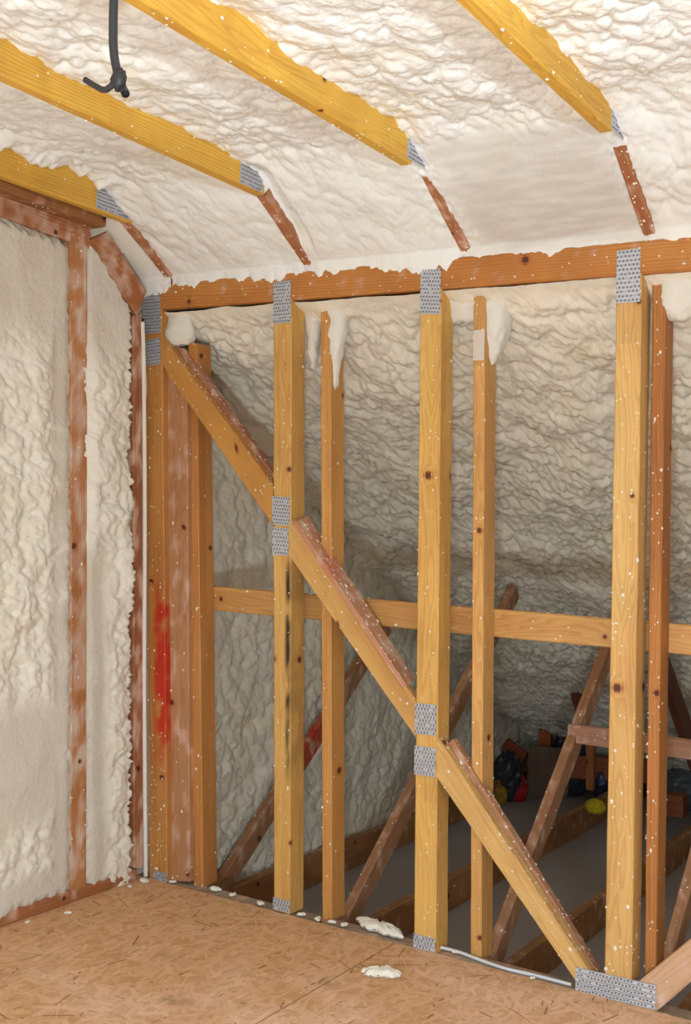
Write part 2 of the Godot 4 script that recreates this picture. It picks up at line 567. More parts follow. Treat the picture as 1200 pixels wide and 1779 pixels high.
# a lump or run of foam: an ellipsoid with the foam's surface; taper draws its lower end to a point
func foam_lump(called: String, parent: Node, at: Vector3, r: Vector3, rough: float, taper: float, label: String, tint: Color):
	var nu := 40
	var nv := 28
	var s := Soup.new()
	var pts := PackedVector3Array()
	for j in nv + 1:
		var th := PI * j / nv
		for i in nu:
			var ph := TAU * i / nu
			var d := Vector3(sin(th) * cos(ph), cos(th), sin(th) * sin(ph))
			var low := clampf(0.5 - d.y * 0.5, 0, 1)
			var k := 1.0 - taper * low
			var e := Vector3(signf(d.x) * pow(absf(d.x), 0.72), signf(d.y) * pow(absf(d.y), 0.8), signf(d.z) * pow(absf(d.z), 0.72))
			var p := at + Vector3(e.x * r.x * k, e.y * r.y, e.z * r.z * k)
			pts.append(p + d * (foam_height(p, rough) * 0.8 + 0.012 * n_rag.get_noise_3d(p.x * 1.2, p.y * 1.2, p.z * 1.2)))
	for j in nv + 1:
		for i in nu:
			var a := pts[j * nu + (i + 1) % nu] - pts[j * nu + (i + nu - 1) % nu]
			var b := pts[mini(j + 1, nv) * nu + i] - pts[maxi(j - 1, 0) * nu + i]
			var nn := a.cross(b).normalized()
			var out := (pts[j * nu + i] - at).normalized()
			if nn.length() < 0.5: nn = out
			if nn.dot(out) < 0.0: nn = -nn
			s.vert(pts[j * nu + i], nn, tint)
	for j in nv:
		for i in nu:
			var a := j * nu + i
			var b := j * nu + (i + 1) % nu
			s.tri(a, b, b + nu)
			s.tri(a, b + nu, a + nu)
	var o := shape(called, s.commit(), M.foam, parent)
	o.set_meta("label", label)

func soft(x: float, lo: float, hi: float, e: float) -> float:
	return smoothstep(lo - e, lo + e, x) * smoothstep(hi + e, hi - e, x)

# the ceiling's foam line in section: flat over the room, then down the roof slope to the top plate
func ceil_section(s: float) -> Vector3:
	# s in metres from the lower edge of the slope; returns (z, y, unused)
	if s < 0.07: return Vector3(0.012, 2.226 + s * 0.9, 0)
	var run := s - 0.07
	var slope_len := 0.50
	if run < slope_len: return Vector3(0.012 + run * 0.87, 2.289 + run * 0.493, 0)
	return Vector3(0.012 + slope_len * 0.87 + (run - slope_len), 2.289 + slope_len * 0.493, 0)

func build_foam():
	var cream := lin(0.95, 0.955, 0.945)
	var ceiling: Node3D = struct("ceiling", "white sprayed foam ceiling between the beams, bending down to the knee wall")
	var edges := [-0.22, -0.04, 0.585, 1.19, 1.80, 2.45, 5.25]
	var s_end := 2.0
	for k in edges.size() - 1:
		var x0: float = edges[k]
		var x1: float = edges[k + 1]
		var res := 0.0068 if k < 5 else 0.03
		var base := func(u: float, v: float):
			var s := v * s_end
			var x := lerpf(x0, x1, u)
			var c := ceil_section(s)
			# round the bend between slope and flat
			var c2 := (ceil_section(maxf(s - 0.06, 0.0)) + ceil_section(s + 0.06)) * 0.5
			if s > 0.2: c = c.lerp(c2, 0.8)
			_p = Vector3(x, c.y, c.x)
			var sl := smoothstep(0.66, 0.5, s)
			_n = Vector3(0, -1, 0).lerp(Vector3(0, -0.87, 0.49), sl).normalized()
			if s < 0.075: _n = Vector3(0, -0.35, 0.94)
			# shaved flat: the slope bay between the third and fourth rafters, strips beside each rafter, the narrow bay at the gable
			var flat := soft(x, 1.26, 1.80, 0.06) * soft(s, 0.04, 0.50, 0.05) * 0.93
			_cut = flat * 0.9 * clampf(0.85 + 0.5 * n_stain.get_noise_2d(x * 1.0, s * 5.0), 0, 1)
			flat = maxf(flat, soft(x, -0.3, -0.03, 0.04) * soft(s, 0.0, 0.62, 0.06) * 0.9)
			flat = maxf(flat, soft(s, -0.1, 0.12, 0.05) * 0.75)
			flat = maxf(flat, soft(x, 0.05, 1.2, 0.1) * soft(s, 0.05, 0.5, 0.08) * 0.38)
			_stretch = Vector3(0.9, 0.8, 0.62)
			_rough = (1.0 - flat) * (1.1 if s > 0.55 else 0.95)
			_off = 0.0
			for rx in [-0.05, 0.585, 1.195, 1.805, 2.415]:
				# foam is cut back to the rafters' faces on the slope
				var near := exp(-pow((x - rx) / 0.035, 2.0)) * sl
				_off -= near * (0.006 + 0.010 * n_rag.get_noise_2d(x * 3.0 + rx * 9.0, s * 2.2))
				_rough *= 1.0 - near * 0.8
			# deeper to the right of the second rafter, whose side stands clear
			_off -= 0.035 * soft(x, 0.60, 0.66, 0.012) * soft(s, 0.16, 0.5, 0.05)
			if s < 0.075:
				var rag := n_rag.get_noise_2d(x * 1.3, 7.0) * 0.034 + n_rag.get_noise_2d(x * 0.4, 3.0) * 0.02
				_p.y += rag * (1.0 - s / 0.075)
				_off -= 0.018 * (1.0 - s / 0.075)
				_rough *= 0.4
			_off += 0.030 * soft(x, -0.03, 0.05, 0.04) * smoothstep(0.5, 0.6, s) * clampf(0.75 + 1.8 * n_rag.get_noise_2d(s * 1.1, 4.0), 0, 1.6)
			if k == 0: _off *= 0.6
		foam_grid("foam_bay", ceiling, maxi(6, int((x1 - x0) / res)), int(s_end / res), base, cream)
	# the rest of the flat ceiling, behind the camera's reach
	var far := func(u: float, v: float):
		_p = Vector3(lerpf(-0.25, 5.25, u), 2.5355, lerpf(1.92, 5.75, v)); _n = Vector3.DOWN; _rough = 1.0; _off = 0.0
	foam_grid("foam_bay", ceiling, 160, 110, far, cream)

	# gable wall: one plane that leans out a little towards the top; foam in the room and on into the eave
	var gable: Node3D = struct("wall_left", "cream sprayed foam gable wall with lumpy and shaved patches between its studs")
	var warm := lin(0.93, 0.915, 0.87)
	var room := func(u: float, v: float):
		var z := lerpf(-0.06, 1.15, u)
		var y := lerpf(-0.03, 2.62, v)
		_p = Vector3(-0.03 - 0.045 * y, y, z)
		_n = Vector3(1, 0.045, 0).normalized()
		var stud_z := lerpf(0.35, 0.40, y / 2.3)
		var flat := 0.0
		flat = maxf(flat, soft(z, stud_z - 0.02, stud_z + 0.14, 0.035) * smoothstep(-0.5, 0.3, n_rag.get_noise_2d(y * 0.35, 2.0) + 0.25))
		flat = maxf(flat, soft(z, stud_z - 0.14, stud_z, 0.03) * smoothstep(0.3, 0.6, sin(y * 2.3 + 0.4) * 0.5 + 0.5))
		flat = maxf(flat, soft(y, 1.95, 2.8, 0.12) * 0.85)
		flat = maxf(flat, soft(z, 0.42, 1.4, 0.06) * soft(y, 0.30, 0.72, 0.07) * 0.9)
		flat = maxf(flat, soft(z, 0.44, 1.4, 0.06) * soft(y, -0.2, 0.14, 0.05) * 0.85)
		_cut = flat * 0.55
		_rough = 1.15 * (1.0 - flat * 0.96)
		_off = 0.004 + 0.012 * (1.0 - flat)
		var ns := exp(-pow((z - stud_z) / 0.052, 4.0))
		_rough *= 1.0 - ns * 0.9
		_off = lerpf(_off, -0.012 + 0.012 * n_rag.get_noise_2d(z * 2.0, y * 2.0), ns)
		# along the corner, the floor plate and the sloping chord
		var cz := lerpf(0.085, 0.125, y / 2.1)
		var cor := smoothstep(cz + 0.012, cz - 0.008, z + 0.022 * n_rag.get_noise_2d(3.0, y * 3.5))
		_off -= 0.045 * cor
		_rough *= 1.0 - cor
		_off -= 0.02 * smoothstep(0.055, 0.02, y + 0.03 * n_rag.get_noise_2d(z * 2.0, 9.0))
		var chord := (y - 2.10) - (z - 0.06) * 0.95
		var ch := smoothstep(-0.03, 0.01, chord + 0.02 * n_rag.get_noise_2d(z * 2.0, y * 2.0)) * smoothstep(0.50, 0.40, z)
		_off -= 0.03 * ch
		var top := smoothstep(2.305, 2.335, y + 0.02 * n_rag.get_noise_2d(z * 2.5, 1.0)) * smoothstep(0.32, 0.4, z)
		_off -= 0.03 * top
		_rough *= 1.0 - maxf(ch, top)
	foam_grid("foam_bay", gable, 170, 370, room, warm)
	var bead := tube("foam_bead", [Vector3(-0.03, 0.001, -0.003), Vector3(-0.062, 0.704, 0.02), Vector3(-0.091, 1.36, 0.03), Vector3(-0.119, 1.975, 0.049), Vector3(-0.125, 2.106, 0.058)], 0.009, M.foam, gable, warm)
	bead.set_meta("label", "thin line of foam in the corner beside the first post")
	var eave := func(u: float, v: float):
		var z := lerpf(-4.2, -0.06, u)
		var y := lerpf(-0.30, 2.30, v)
		_p = Vector3(-0.05 - 0.045 * y - 0.035 * smoothstep(-0.3, -0.08, z), y, z)
		_n = Vector3(1, 0.045, 0).normalized()
		_rough = 1.15
		_off = 0.0
	foam_grid("foam_bay", gable, 420, 270, eave, lin(0.94, 0.915, 0.85))
	var rest := func(u: float, v: float):
		var y := lerpf(-0.03, 2.62, v)
		_p = Vector3(-0.03 - 0.045 * y, y, lerpf(1.14, 5.75, u)); _n = Vector3(1, 0.045, 0).normalized(); _rough = 1.0; _off = 0.0
	foam_grid("foam_bay", gable, 150, 90, rest, warm)

	# underside of the roof behind the knee wall, falling to the eave
	var roof: Node3D = struct("roof_back", "sprayed foam on the roof slope behind the posts, falling away into the dark eave")
	var bays := [-0.25, 0.70, 1.31, 1.92, 2.9, 5.25]
	for k in bays.size() - 1:
		var x0: float = bays[k]
		var x1: float = bays[k + 1]
		var res := 0.0082 if k < 3 else (0.012 if k < 4 else 0.04)
		var base := func(u: float, v: float):
			var z := lerpf(-0.015, -4.3, v)
			_p = Vector3(lerpf(x0, x1, u), 2.165 + ROOF_SLOPE * z, z)
			_n = Vector3(0, -0.87, 0.49)
			_stretch = Vector3(1, 0.8, 0.8)
			_grain = 1.5
			_rough = 1.25 * smoothstep(0.0, 0.16, -z) + 0.1
			_off = 0.05 * smoothstep(0.1, 0.35, -z) * (0.5 + n_big.get_noise_2d(_p.x * 0.5 + 3.0, z * 0.5))
		foam_grid("foam_bay", roof, int((x1 - x0) / res), int(4.9 / res), base, lin(0.94, 0.915, 0.85))
	# lumps and runs of foam at the heads of the studs
	var lc := lin(0.90, 0.89, 0.85)
	foam_lump("foam_lump", roof, Vector3(-0.027, 2.094, -0.06), Vector3(0.060, 0.066, 0.04), 0.35, -0.1, "smooth shaved foam lump under the plate beside the corner post", lc)
	foam_lump("foam_run", roof, Vector3(0.663, 2.006, -0.085), Vector3(0.048, 0.185, 0.045), 0.35, 0.92, "pointed run of foam hanging over the stud between the second and third posts", lc)
	foam_lump("foam_run", roof, Vector3(0.547, 2.059, -0.12), Vector3(0.036, 0.13, 0.05), 0.4, 0.6, "foam run beside the stud head next to the second post", lc)
	foam_lump("foam_lump", roof, Vector3(1.149, 2.125, -0.11), Vector3(0.095, 0.06, 0.05), 0.9, 0.2, "foam bulge under the plate beside the third post", lc)
	foam_lump("foam_run", roof, Vector3(1.26, 2.044, -0.12), Vector3(0.055, 0.12, 0.06), 0.7, 0.6, "foam run covering the head of the stud between the third and fourth posts", lc)
	foam_lump("foam_lump", roof, Vector3(1.894, 2.113, -0.1), Vector3(0.085, 0.075, 0.06), 0.6, 0.3, "rounded foam bulge under the plate at the right of the fourth post", lc)

# ---------------------------------------------------------------- shell outside the foam
func build_shell():
	var deck: Node3D = struct("roof", "roof deck above the foam")
	var s := Soup.new()
	s.hexa([Vector3(-0.5, 2.50, -0.02), Vector3(5.35, 2.50, -0.02), Vector3(5.35, -0.03, -4.5), Vector3(-0.5, -0.03, -4.5), Vector3(-0.5, 2.58, -0.02), Vector3(5.35, 2.58, -0.02), Vector3(5.35, 0.05, -4.5), Vector3(-0.5, 0.05, -4.5)])
	shape("slope_deck", s.commit(), M.sheath, deck)
	s = Soup.new()
	s.hexa([Vector3(-0.5, 2.50, -0.02), Vector3(5.35, 2.50, -0.02), Vector3(5.35, 2.68, 0.35), Vector3(-0.5, 2.68, 0.35), Vector3(-0.5, 2.58, -0.02), Vector3(5.35, 2.58, -0.02), Vector3(5.35, 2.76, 0.35), Vector3(-0.5, 2.76, 0.35)])
	s.box(Vector3(-0.5, 2.68, 0.35), Vector3(5.35, 2.76, 5.95))
	shape("flat_deck", s.commit(), M.sheath, deck)
	var w: Node3D = struct("wall_right", "plain right wall of the room")
	s = Soup.new()
	s.box(Vector3(5.2, -0.35, -4.5), Vector3(5.3, 2.7, 5.95))
	shape("wall_sheet", s.commit(), M.wall, w)
	w = struct("wall_outer", "sheathing outside the gable foam")
	s = Soup.new()
	s.box(Vector3(-0.42, -0.35, -4.5), Vector3(-0.34, 2.7, 5.95))
	shape("wall_sheet", s.commit(), M.sheath, w)
	w = struct("wall_front", "wall out of view behind the photographer, its unseen window opening placed to let in light")
	s = Soup.new()
	s.box(Vector3(-0.4, -0.05, 5.72), Vector3(1.7, 2.7, 5.85))
	s.box(Vector3(4.5, -0.05, 5.72), Vector3(5.3, 2.7, 5.85))
	s.box(Vector3(1.7, -0.05, 5.72), Vector3(4.5, 0.7, 5.85))
	s.box(Vector3(1.7, 2.3, 5.72), Vector3(4.5, 2.7, 5.85))
	shape("wall_sheet", s.commit(), M.wall, w)
	w = struct("wall_back", "low closing board at the foot of the roof slope")
	s = Soup.new()
	s.box(Vector3(-0.4, -0.35, -4.5), Vector3(5.3, 0.1, -4.42))
	shape("wall_sheet", s.commit(), M.sheath, w)

# ---------------------------------------------------------------- floors
func build_floor():
	var fl: Node3D = struct("floor", "dusty tan oriented strand board subfloor")
	var runs := [[-0.06, 1.0585], [1.0615, 2.28], [2.283, 3.5], [3.503, 5.2]]
	for k in runs.size():
		var x0: float = runs[k][0]
		var x1: float = runs[k][1]
		var s := Soup.new()
		var nx := int((x1 - x0) / 0.02) if k < 2 else 12
		var nz := 120
		for j in nz + 1:
			for i in nx + 1:
				var tz := float(j) / nz
				var z := 0.004 + 2.4 * tz if j < nz else 5.7
				var x := lerpf(x0, x1, float(i) / nx)
				var dust := clampf(n_stain.get_noise_2d(x * 0.55 + 3.0, z * 0.55) * 1.1 + (x - 0.70) * 0.9 + (z - 0.42) * 0.9, 0, 1)
				var fine := n_stain.get_noise_2d(x * 3.0, z * 3.0)
				var col := Color(0.87, 0.75, 0.57) * (0.98 + 0.12 * fine)
				col = col.lerp(Color(1.0, 0.97, 0.98), dust * 0.85)
				# old scuffs
				for d in [[0.79, 0.80, 0.05, 0.03, 0.6], [1.06, 0.42, 0.03, 0.035, 0.45], [0.10, 0.16, 0.06, 0.025, 0.35], [0.55, 0.55, 0.04, 0.03, 0.25]]:
					var e := pow((x - d[0]) / d[2], 2.0) + pow((z - d[1]) / d[3], 2.0)
					col = col.lerp(Color(0.22, 0.17, 0.17), exp(-e) * d[4] * clampf(0.7 + fine, 0, 1))
				col.a = 1.0
				var edge := 0.0
				if j == 0: edge = 0.006 * n_rag.get_noise_2d(x * 4.0, 2.0)
				s.vert(Vector3(x, 0.0008 * n_rag.get_noise_2d(x * 2.0, z * 2.0), z + edge), Vector3.UP, col, Vector2(z / 0.92, x / 0.92 + k * 0.37))
		for j in nz:
			for i in nx:
				var a := j * (nx + 1) + i
				s.tri(a, a + 1, a + nx + 2); s.tri(a, a + nx + 2, a + nx + 1)
		s.hexa([Vector3(x0, -0.001, 0.004), Vector3(x1, -0.001, 0.004), Vector3(x1, -0.001, 5.7), Vector3(x0, -0.001, 5.7), Vector3(x0, -0.019, 0.004), Vector3(x1, -0.019, 0.004), Vector3(x1, -0.019, 5.7), Vector3(x0, -0.019, 5.7)], Color(0.6, 0.5, 0.42))
		shape("strand_board", s.commit(), M.osb, fl)
	var sub: Node3D = struct("floor_back", "grey drywall between the joists of the eave")
	var s2 := Soup.new()
	s2.box(Vector3(-0.4, -0.34, -4.5), Vector3(5.3, -0.272, 5.9))
	shape("drywall_sheet", s2.commit(), M.dry, sub)

# ---------------------------------------------------------------- gable framing
func build_gable_framing():
	var nx := Vector3(-0.04, 0, 0)
	timber("wall_stud", "foam-smeared stud set in the left gable wall, floor to ceiling", "stud", "", Vector3(-0.031, 0.032, 0.386), Vector3(-0.031, 0.022, 0.312), Vector3(-0.136, 2.363, 0.441), Vector3(-0.138, 2.392, 0.353), nx, {tint = Color(0.78, 0.50, 0.27), res = 0.88, wood = 1, specks = 40, faces = [0]})
	timber("wall_stud", "narrow dark-edged stud in the corner against the left gable wall", "stud", "", Vector3(-0.032, 0.047, 0.062), Vector3(-0.032, 0.035, 0.01), Vector3(-0.126, 2.123, 0.11), Vector3(-0.126, 2.139, 0.059), nx, {tint = Color(0.66, 0.38, 0.22), res = 0.6, wood = 0})
	timber("gable_chord", "sloping foam-smeared chord in the top corner of the left gable wall", "rafter", "", Vector3(-0.136, 2.35, 0.355), Vector3(-0.138, 2.409, 0.249), Vector3(-0.126, 2.127, 0.087), Vector3(-0.13, 2.231, 0.037), nx, {tint = Color(0.72, 0.42, 0.20), res = 0.72, wood = 2})
	timber("gable_plate", "pinkish foam-smeared board along the top of the left gable wall", "board", "", Vector3(-0.136, 2.345, 0.902), Vector3(-0.138, 2.407, 0.903), Vector3(-0.135, 2.323, 0.346), Vector3(-0.138, 2.409, 0.339), nx, {tint = Color(0.74, 0.46, 0.27), res = 0.95, wood = 3})
	timber("gable_board", "dark upper board above the black gap at the top of the gable", "board", "", Vector3(-0.15, 2.407, 1.6), Vector3(-0.065, 2.407, 1.6), Vector3(-0.15, 2.40, 0.33), Vector3(-0.075, 2.40, 0.33), Vector3(0, 0.06, 0), {tint = Color(0.66, 0.42, 0.22), res = 0.2, wood = 1, specks = 30, faces = [0]})
	timber("sole_plate", "orange-brown sole plate at the foot of the left gable wall", "board", "", Vector3(-0.028, 0.0, 0.05), Vector3(-0.03, 0.042, 0.05), Vector3(-0.028, 0.0, 2.2), Vector3(-0.03, 0.042, 2.2), Vector3(-0.05, 0, 0), {tint = Color(0.68, 0.40, 0.22), res = 0.25, wood = 0})

# ---------------------------------------------------------------- beams and rafters
func build_ceiling_framing():
	var gold := Color(0.93, 0.70, 0.24)
	var beams := [[-0.02, 2.428, 0.0, 0.25, "golden ceiling beam nearest the left gable, its top edge buried in wavy foam", 0.09],
		[0.60, 2.448, 0.0, 0.30, "golden ceiling beam second from the gable, with the cable hanging in front", 0.09],
		[1.21, 2.445, 0.0, 0.40, "golden ceiling beam third from the gable, beam with a clean end above the third rafter", 0.09],
		[1.82, 2.458, 0.0, 0.40, "golden ceiling beam fourth from the gable, thickly specked at its end", 0.09],
		[2.43, 2.455, 0.0, 0.40, "golden ceiling beam fifth from the gable, nearest the unseen tall lamp", 0.09]]
	for k in 5:
		var b: Array = beams[k]
		var x: float = b[0]
		var y: float = b[1]
		var z0: float = b[3]
		var o := timber("ceiling_beam", b[4], "beam", "", Vector3(x, y, 5.6), Vector3(x, y + 0.14, 5.6), Vector3(x, y, z0), Vector3(x, y + 0.14, z0), Vector3(-0.038, 0, 0), {tint = gold, wood = [1, 3, 0, 2, 1][k], specks = 220, faces = [0, 0, 0, 3]})
		if k == 0: nail_plate(o, Vector3(x, 2.435, 0.25), Vector3(0, 0, 0.19), Vector3(0, 0.10, 0), Vector3.RIGHT, true)
		if k == 1: nail_plate(o, Vector3(x, 2.452, 0.31), Vector3(0, 0, 0.125), Vector3(0, 0.12, 0), Vector3.RIGHT, true)
		if k == 2: nail_plate(o, Vector3(x, 2.455, 0.30), Vector3(0, 0, 0.13), Vector3(0, 0.10, 0), Vector3.RIGHT, true)
		if k == 3: nail_plate(o, Vector3(x, 2.462, 0.28), Vector3(0, 0, 0.13), Vector3(0, 0.11, 0), Vector3.RIGHT, true)
	var names := ["pinkish rafter strip in the slope nearest the gable", "rafter with a bare orange side, below the second beam", "thin reddish rafter strip below the third beam, flush with foam", "pinkish rafter strip below the fourth beam, flush with shaved foam", "reddish rafter strip below the fifth beam"]
	var rx := [-0.05, 0.585, 1.20, 1.805, 2.415]
	for k in 5:
		var x: float = rx[k]
		var o := -0.005
		timber("rafter", names[k], "rafter", "", Vector3(x - 0.019, 2.452 + o, 0.295), Vector3(x + 0.019, 2.452 + o, 0.295), Vector3(x - 0.019, 2.276 + o, -0.015), Vector3(x + 0.019, 2.276 + o, -0.015), Vector3(0, 0.077, -0.044), {tint = Color(0.72, 0.44, 0.26), res = [0.6, 0.35, 0.5, 0.6, 0.5][k], wood = k % 4, specks = 20, faces = [0]})

# ---------------------------------------------------------------- knee wall
func build_knee_wall():
	var dz := Vector3(0, 0, -0.089)
	timber("top_plate", "long orange top plate of the knee wall, its upper edge under ragged foam", "plate", "", Vector3(-0.13, 2.163, 0), Vector3(-0.13, 2.262, 0), Vector3(5.1, 2.152, 0), Vector3(5.1, 2.255, 0), Vector3(0, 0, -0.04), {tint = Color(0.80, 0.50, 0.20), res = 0.12, wood = 1, specks = 160, faces = [0]})
	var yel := Color(0.88, 0.66, 0.34)
	var p1 := timber("post", "corner post with red spray paint, first post beside the gable wall", "post", "", Vector3(-0.01, -0.005, 0), Vector3(0.078, 0.002, 0), Vector3(-0.172, 2.226, 0), Vector3(-0.087, 2.22, 0), Vector3(0, 0, -0.045), {tint = Color(0.80, 0.53, 0.24), wood = 3, specks = 120, red = [[0.22, 0.50, 0.5, 1.6]], faces = [0]})
	nail_plate(p1, Vector3(-0.167, 2.073, 0.001), Vector3(-0.08, 2.073, 0.001) - Vector3(-0.167, 2.073, 0.001), Vector3(-0.18, 2.235, 0.001) - Vector3(-0.167, 2.073, 0.001), Vector3.BACK, true)
	nail_plate(p1, Vector3(-0.151, 1.945, 0.001), Vector3(-0.073, 1.953, 0.001) - Vector3(-0.151, 1.945, 0.001), Vector3(-0.16, 2.046, 0.001) - Vector3(-0.151, 1.945, 0.001), Vector3.BACK)
	nail_plate(p1, Vector3(0.011, -0.002, 0.001), Vector3(0.079, 0, 0.001) - Vector3(0.011, -0.002, 0.001), Vector3(0.009, 0.032, 0.001) - Vector3(0.011, -0.002, 0.001), Vector3.BACK)
	timber("post", "pinkish weathered board standing tight beside the red-painted corner post", "post", "", Vector3(0.058, -0.005, -0.03), Vector3(0.161, 0.012, -0.03), Vector3(-0.078, 1.98, -0.03), Vector3(0.03, 1.937, -0.03), Vector3(0, 0, -0.06), {tint = Color(0.76, 0.52, 0.34), res = 0.42, wood = 0, specks = 40})
	# the post's lower part is stained dark along its right edge
	var p2 := timber("post", "second post from the gable wall, dark stain down its lower right edge", "post", "", Vector3(0.566, 0.001, 0), Vector3(0.635, 0, 0), Vector3(0.438, 2.227, 0), Vector3(0.518, 2.228, 0), dz, {tint = yel, wood = 0, specks = 90, dark = [[0.22, 0.55, 0.74, 0.94, 1.0]]})
	nail_plate(p2, Vector3(0.449, 2.079, 0.001), Vector3(0.524, 2.081, 0.001) - Vector3(0.449, 2.079, 0.001), Vector3(0.441, 2.229, 0.001) - Vector3(0.449, 2.079, 0.001), Vector3.BACK)
	nail_plate(p2, Vector3(0.485, 1.359, 0.001), Vector3(0.56, 1.356, 0.001) - Vector3(0.485, 1.359, 0.001), Vector3(0.479, 1.46, 0.001) - Vector3(0.485, 1.359, 0.001), Vector3.BACK)
	nail_plate(p2, Vector3(0.491, 1.252, 0.001), Vector3(0.561, 1.25, 0.001) - Vector3(0.491, 1.252, 0.001), Vector3(0.486, 1.349, 0.001) - Vector3(0.491, 1.252, 0.001), Vector3.BACK)
	nail_plate(p2, Vector3(0.564, 0.005, 0.001), Vector3(0.636, 0.004, 0.001) - Vector3(0.564, 0.005, 0.001), Vector3(0.562, 0.047, 0.001) - Vector3(0.564, 0.005, 0.001), Vector3.BACK)
	var p3 := timber("post", "third post from the gable wall, tall yellow post with knots", "post", "", Vector3(1.126, -0.005, 0), Vector3(1.206, -0.005, 0), Vector3(1.038, 2.223, 0), Vector3(1.116, 2.225, 0), dz, {tint = Color(0.90, 0.68, 0.34), wood = 2, specks = 110})
	nail_plate(p3, Vector3(1.044, 2.082, 0.001), Vector3(1.119, 2.076, 0.001) - Vector3(1.044, 2.082, 0.001), Vector3(1.041, 2.234, 0.001) - Vector3(1.044, 2.082, 0.001), Vector3.BACK)
	nail_plate(p3, Vector3(1.095, 0.694, 0.001), Vector3(1.174, 0.697, 0.001) - Vector3(1.095, 0.694, 0.001), Vector3(1.092, 0.794, 0.001) - Vector3(1.095, 0.694, 0.001), Vector3.BACK)
	nail_plate(p3, Vector3(1.1, 0.561, 0.001), Vector3(1.178, 0.563, 0.001) - Vector3(1.1, 0.561, 0.001), Vector3(1.097, 0.655, 0.001) - Vector3(1.1, 0.561, 0.001), Vector3.BACK)
	nail_plate(p3, Vector3(1.126, -0.001, 0.001), Vector3(1.205, -0.001, 0.001) - Vector3(1.126, -0.001, 0.001), Vector3(1.124, 0.045, 0.001) - Vector3(1.126, -0.001, 0.001), Vector3.BACK)
	var p4 := timber("post", "fourth post from the gable wall, the widest and palest, at the right", "post", "", Vector3(1.768, 0.051, 0), Vector3(1.85, 0.057, 0), Vector3(1.71, 2.228, 0), Vector3(1.788, 2.228, 0), dz, {tint = Color(0.90, 0.69, 0.40), wood = 2, specks = 170})
	nail_plate(p4, Vector3(1.715, 2.075, 0.001), Vector3(1.788, 2.076, 0.001) - Vector3(1.715, 2.075, 0.001), Vector3(1.71, 2.235, 0.001) - Vector3(1.715, 2.075, 0.001), Vector3.BACK)
	# truss webs: one diagonal line from the corner post down to the foot of the fourth post
	var w := Vector3(0, 0, -0.038)
	timber("diagonal_web", "upper diagonal web running from the corner post to the second post", "web", "", Vector3(-0.075, 1.954, -0.002), Vector3(-0.076, 2.06, -0.002), Vector3(0.486, 1.351, -0.002), Vector3(0.477, 1.499, -0.002), w, {tint = Color(0.84, 0.58, 0.25), wood = 1, specks = 80, faces = [0, 1, 1]})
	timber("diagonal_web", "middle diagonal web running from the second post to the third post", "web", "", Vector3(0.561, 1.25, -0.002), Vector3(0.554, 1.388, -0.002), Vector3(1.099, 0.678, -0.002), Vector3(1.093, 0.8, -0.002), w, {tint = Color(0.88, 0.66, 0.36), wood = 3, specks = 40, faces = [0, 1]})
	var web := timber("diagonal_web", "lower diagonal web running from the third post to the floor joint of the fourth", "web", "", Vector3(1.177, 0.566, -0.002), Vector3(1.172, 0.699, -0.002), Vector3(1.688, 0.013, -0.002), Vector3(1.745, 0.034, -0.002), w, {tint = Color(0.90, 0.70, 0.42), wood = 0, specks = 90, faces = [0, 1, 1, 1]})
	var pa: Vector3 = Vector3(1.681, -0.005, 0.001)
	nail_plate(web, pa, Vector3(1.924, 0.001, 0.001) - pa, Vector3(1.679, 0.068, 0.001) - pa, Vector3.BACK, true)
	timber("brace_board", "dark pinkish brace board on the upper diagonal web, behind its edge", "board", "", Vector3(-0.089, 2.036, -0.042), Vector3(-0.001, 2.017, -0.042), Vector3(0.444, 1.494, -0.042), Vector3(0.463, 1.528, -0.042), Vector3(0, 0, -0.04), {tint = Color(0.70, 0.44, 0.30), res = 0.4, wood = 2, specks = 90, faces = [0, 1]})
	# a flat board nailed on the upper edge of the middle web
	timber("brace_board", "pink-brown flat brace board lying on top of the middle diagonal web", "board", "", Vector3(0.586, 1.375, 0.004), Vector3(0.581, 1.396, -0.085), Vector3(1.059, 0.846, 0.004), Vector3(1.045, 0.859, -0.085), Vector3(-0.015, -0.012, 0), {tint = Color(0.80, 0.54, 0.40), res = 0.45, wood = 1, specks = 120, faces = [0], red = [[0.22, 0.36, -0.5, 0.5]]})
	timber("brace_board", "brown brace board nailed flush behind the lower diagonal web", "board", "", Vector3(1.182, 0.651, -0.042), Vector3(1.213, 0.686, -0.042), Vector3(1.672, 0.035, -0.042), Vector3(1.733, 0.05, -0.042), Vector3(0, 0, -0.038), {tint = Color(0.72, 0.49, 0.34), res = 0.3, wood = 3, specks = 90, faces = [1, 1, 0]})
	timber("diagonal_web", "short pale diagonal web rising from the floor plate at the bottom right", "web", "", Vector3(1.923, -0.009, -0.003), Vector3(1.869, 0.068, -0.003), Vector3(2.45, 0.60, -0.003), Vector3(2.45, 0.70, -0.003), w, {tint = Color(0.84, 0.64, 0.50), wood = 2, res = 0.3, specks = 10})
	timber("post", "fifth post from the gable wall, past the short diagonal web", "post", "", Vector3(2.45, 0, 0), Vector3(2.54, 0, 0), Vector3(2.40, 2.17, 0), Vector3(2.49, 2.17, 0), dz, {tint = yel, wood = 1, specks = 60})
	timber("bottom_chord", "bottom chord under the posts along the subfloor edge", "plate", "", Vector3(-0.1, -0.105, -0.003), Vector3(-0.1, -0.004, -0.003), Vector3(5.1, -0.105, -0.003), Vector3(5.1, -0.004, -0.003), Vector3(0, 0, -0.07), {tint = Color(0.66, 0.56, 0.48), res = 0.4, wood = 2})

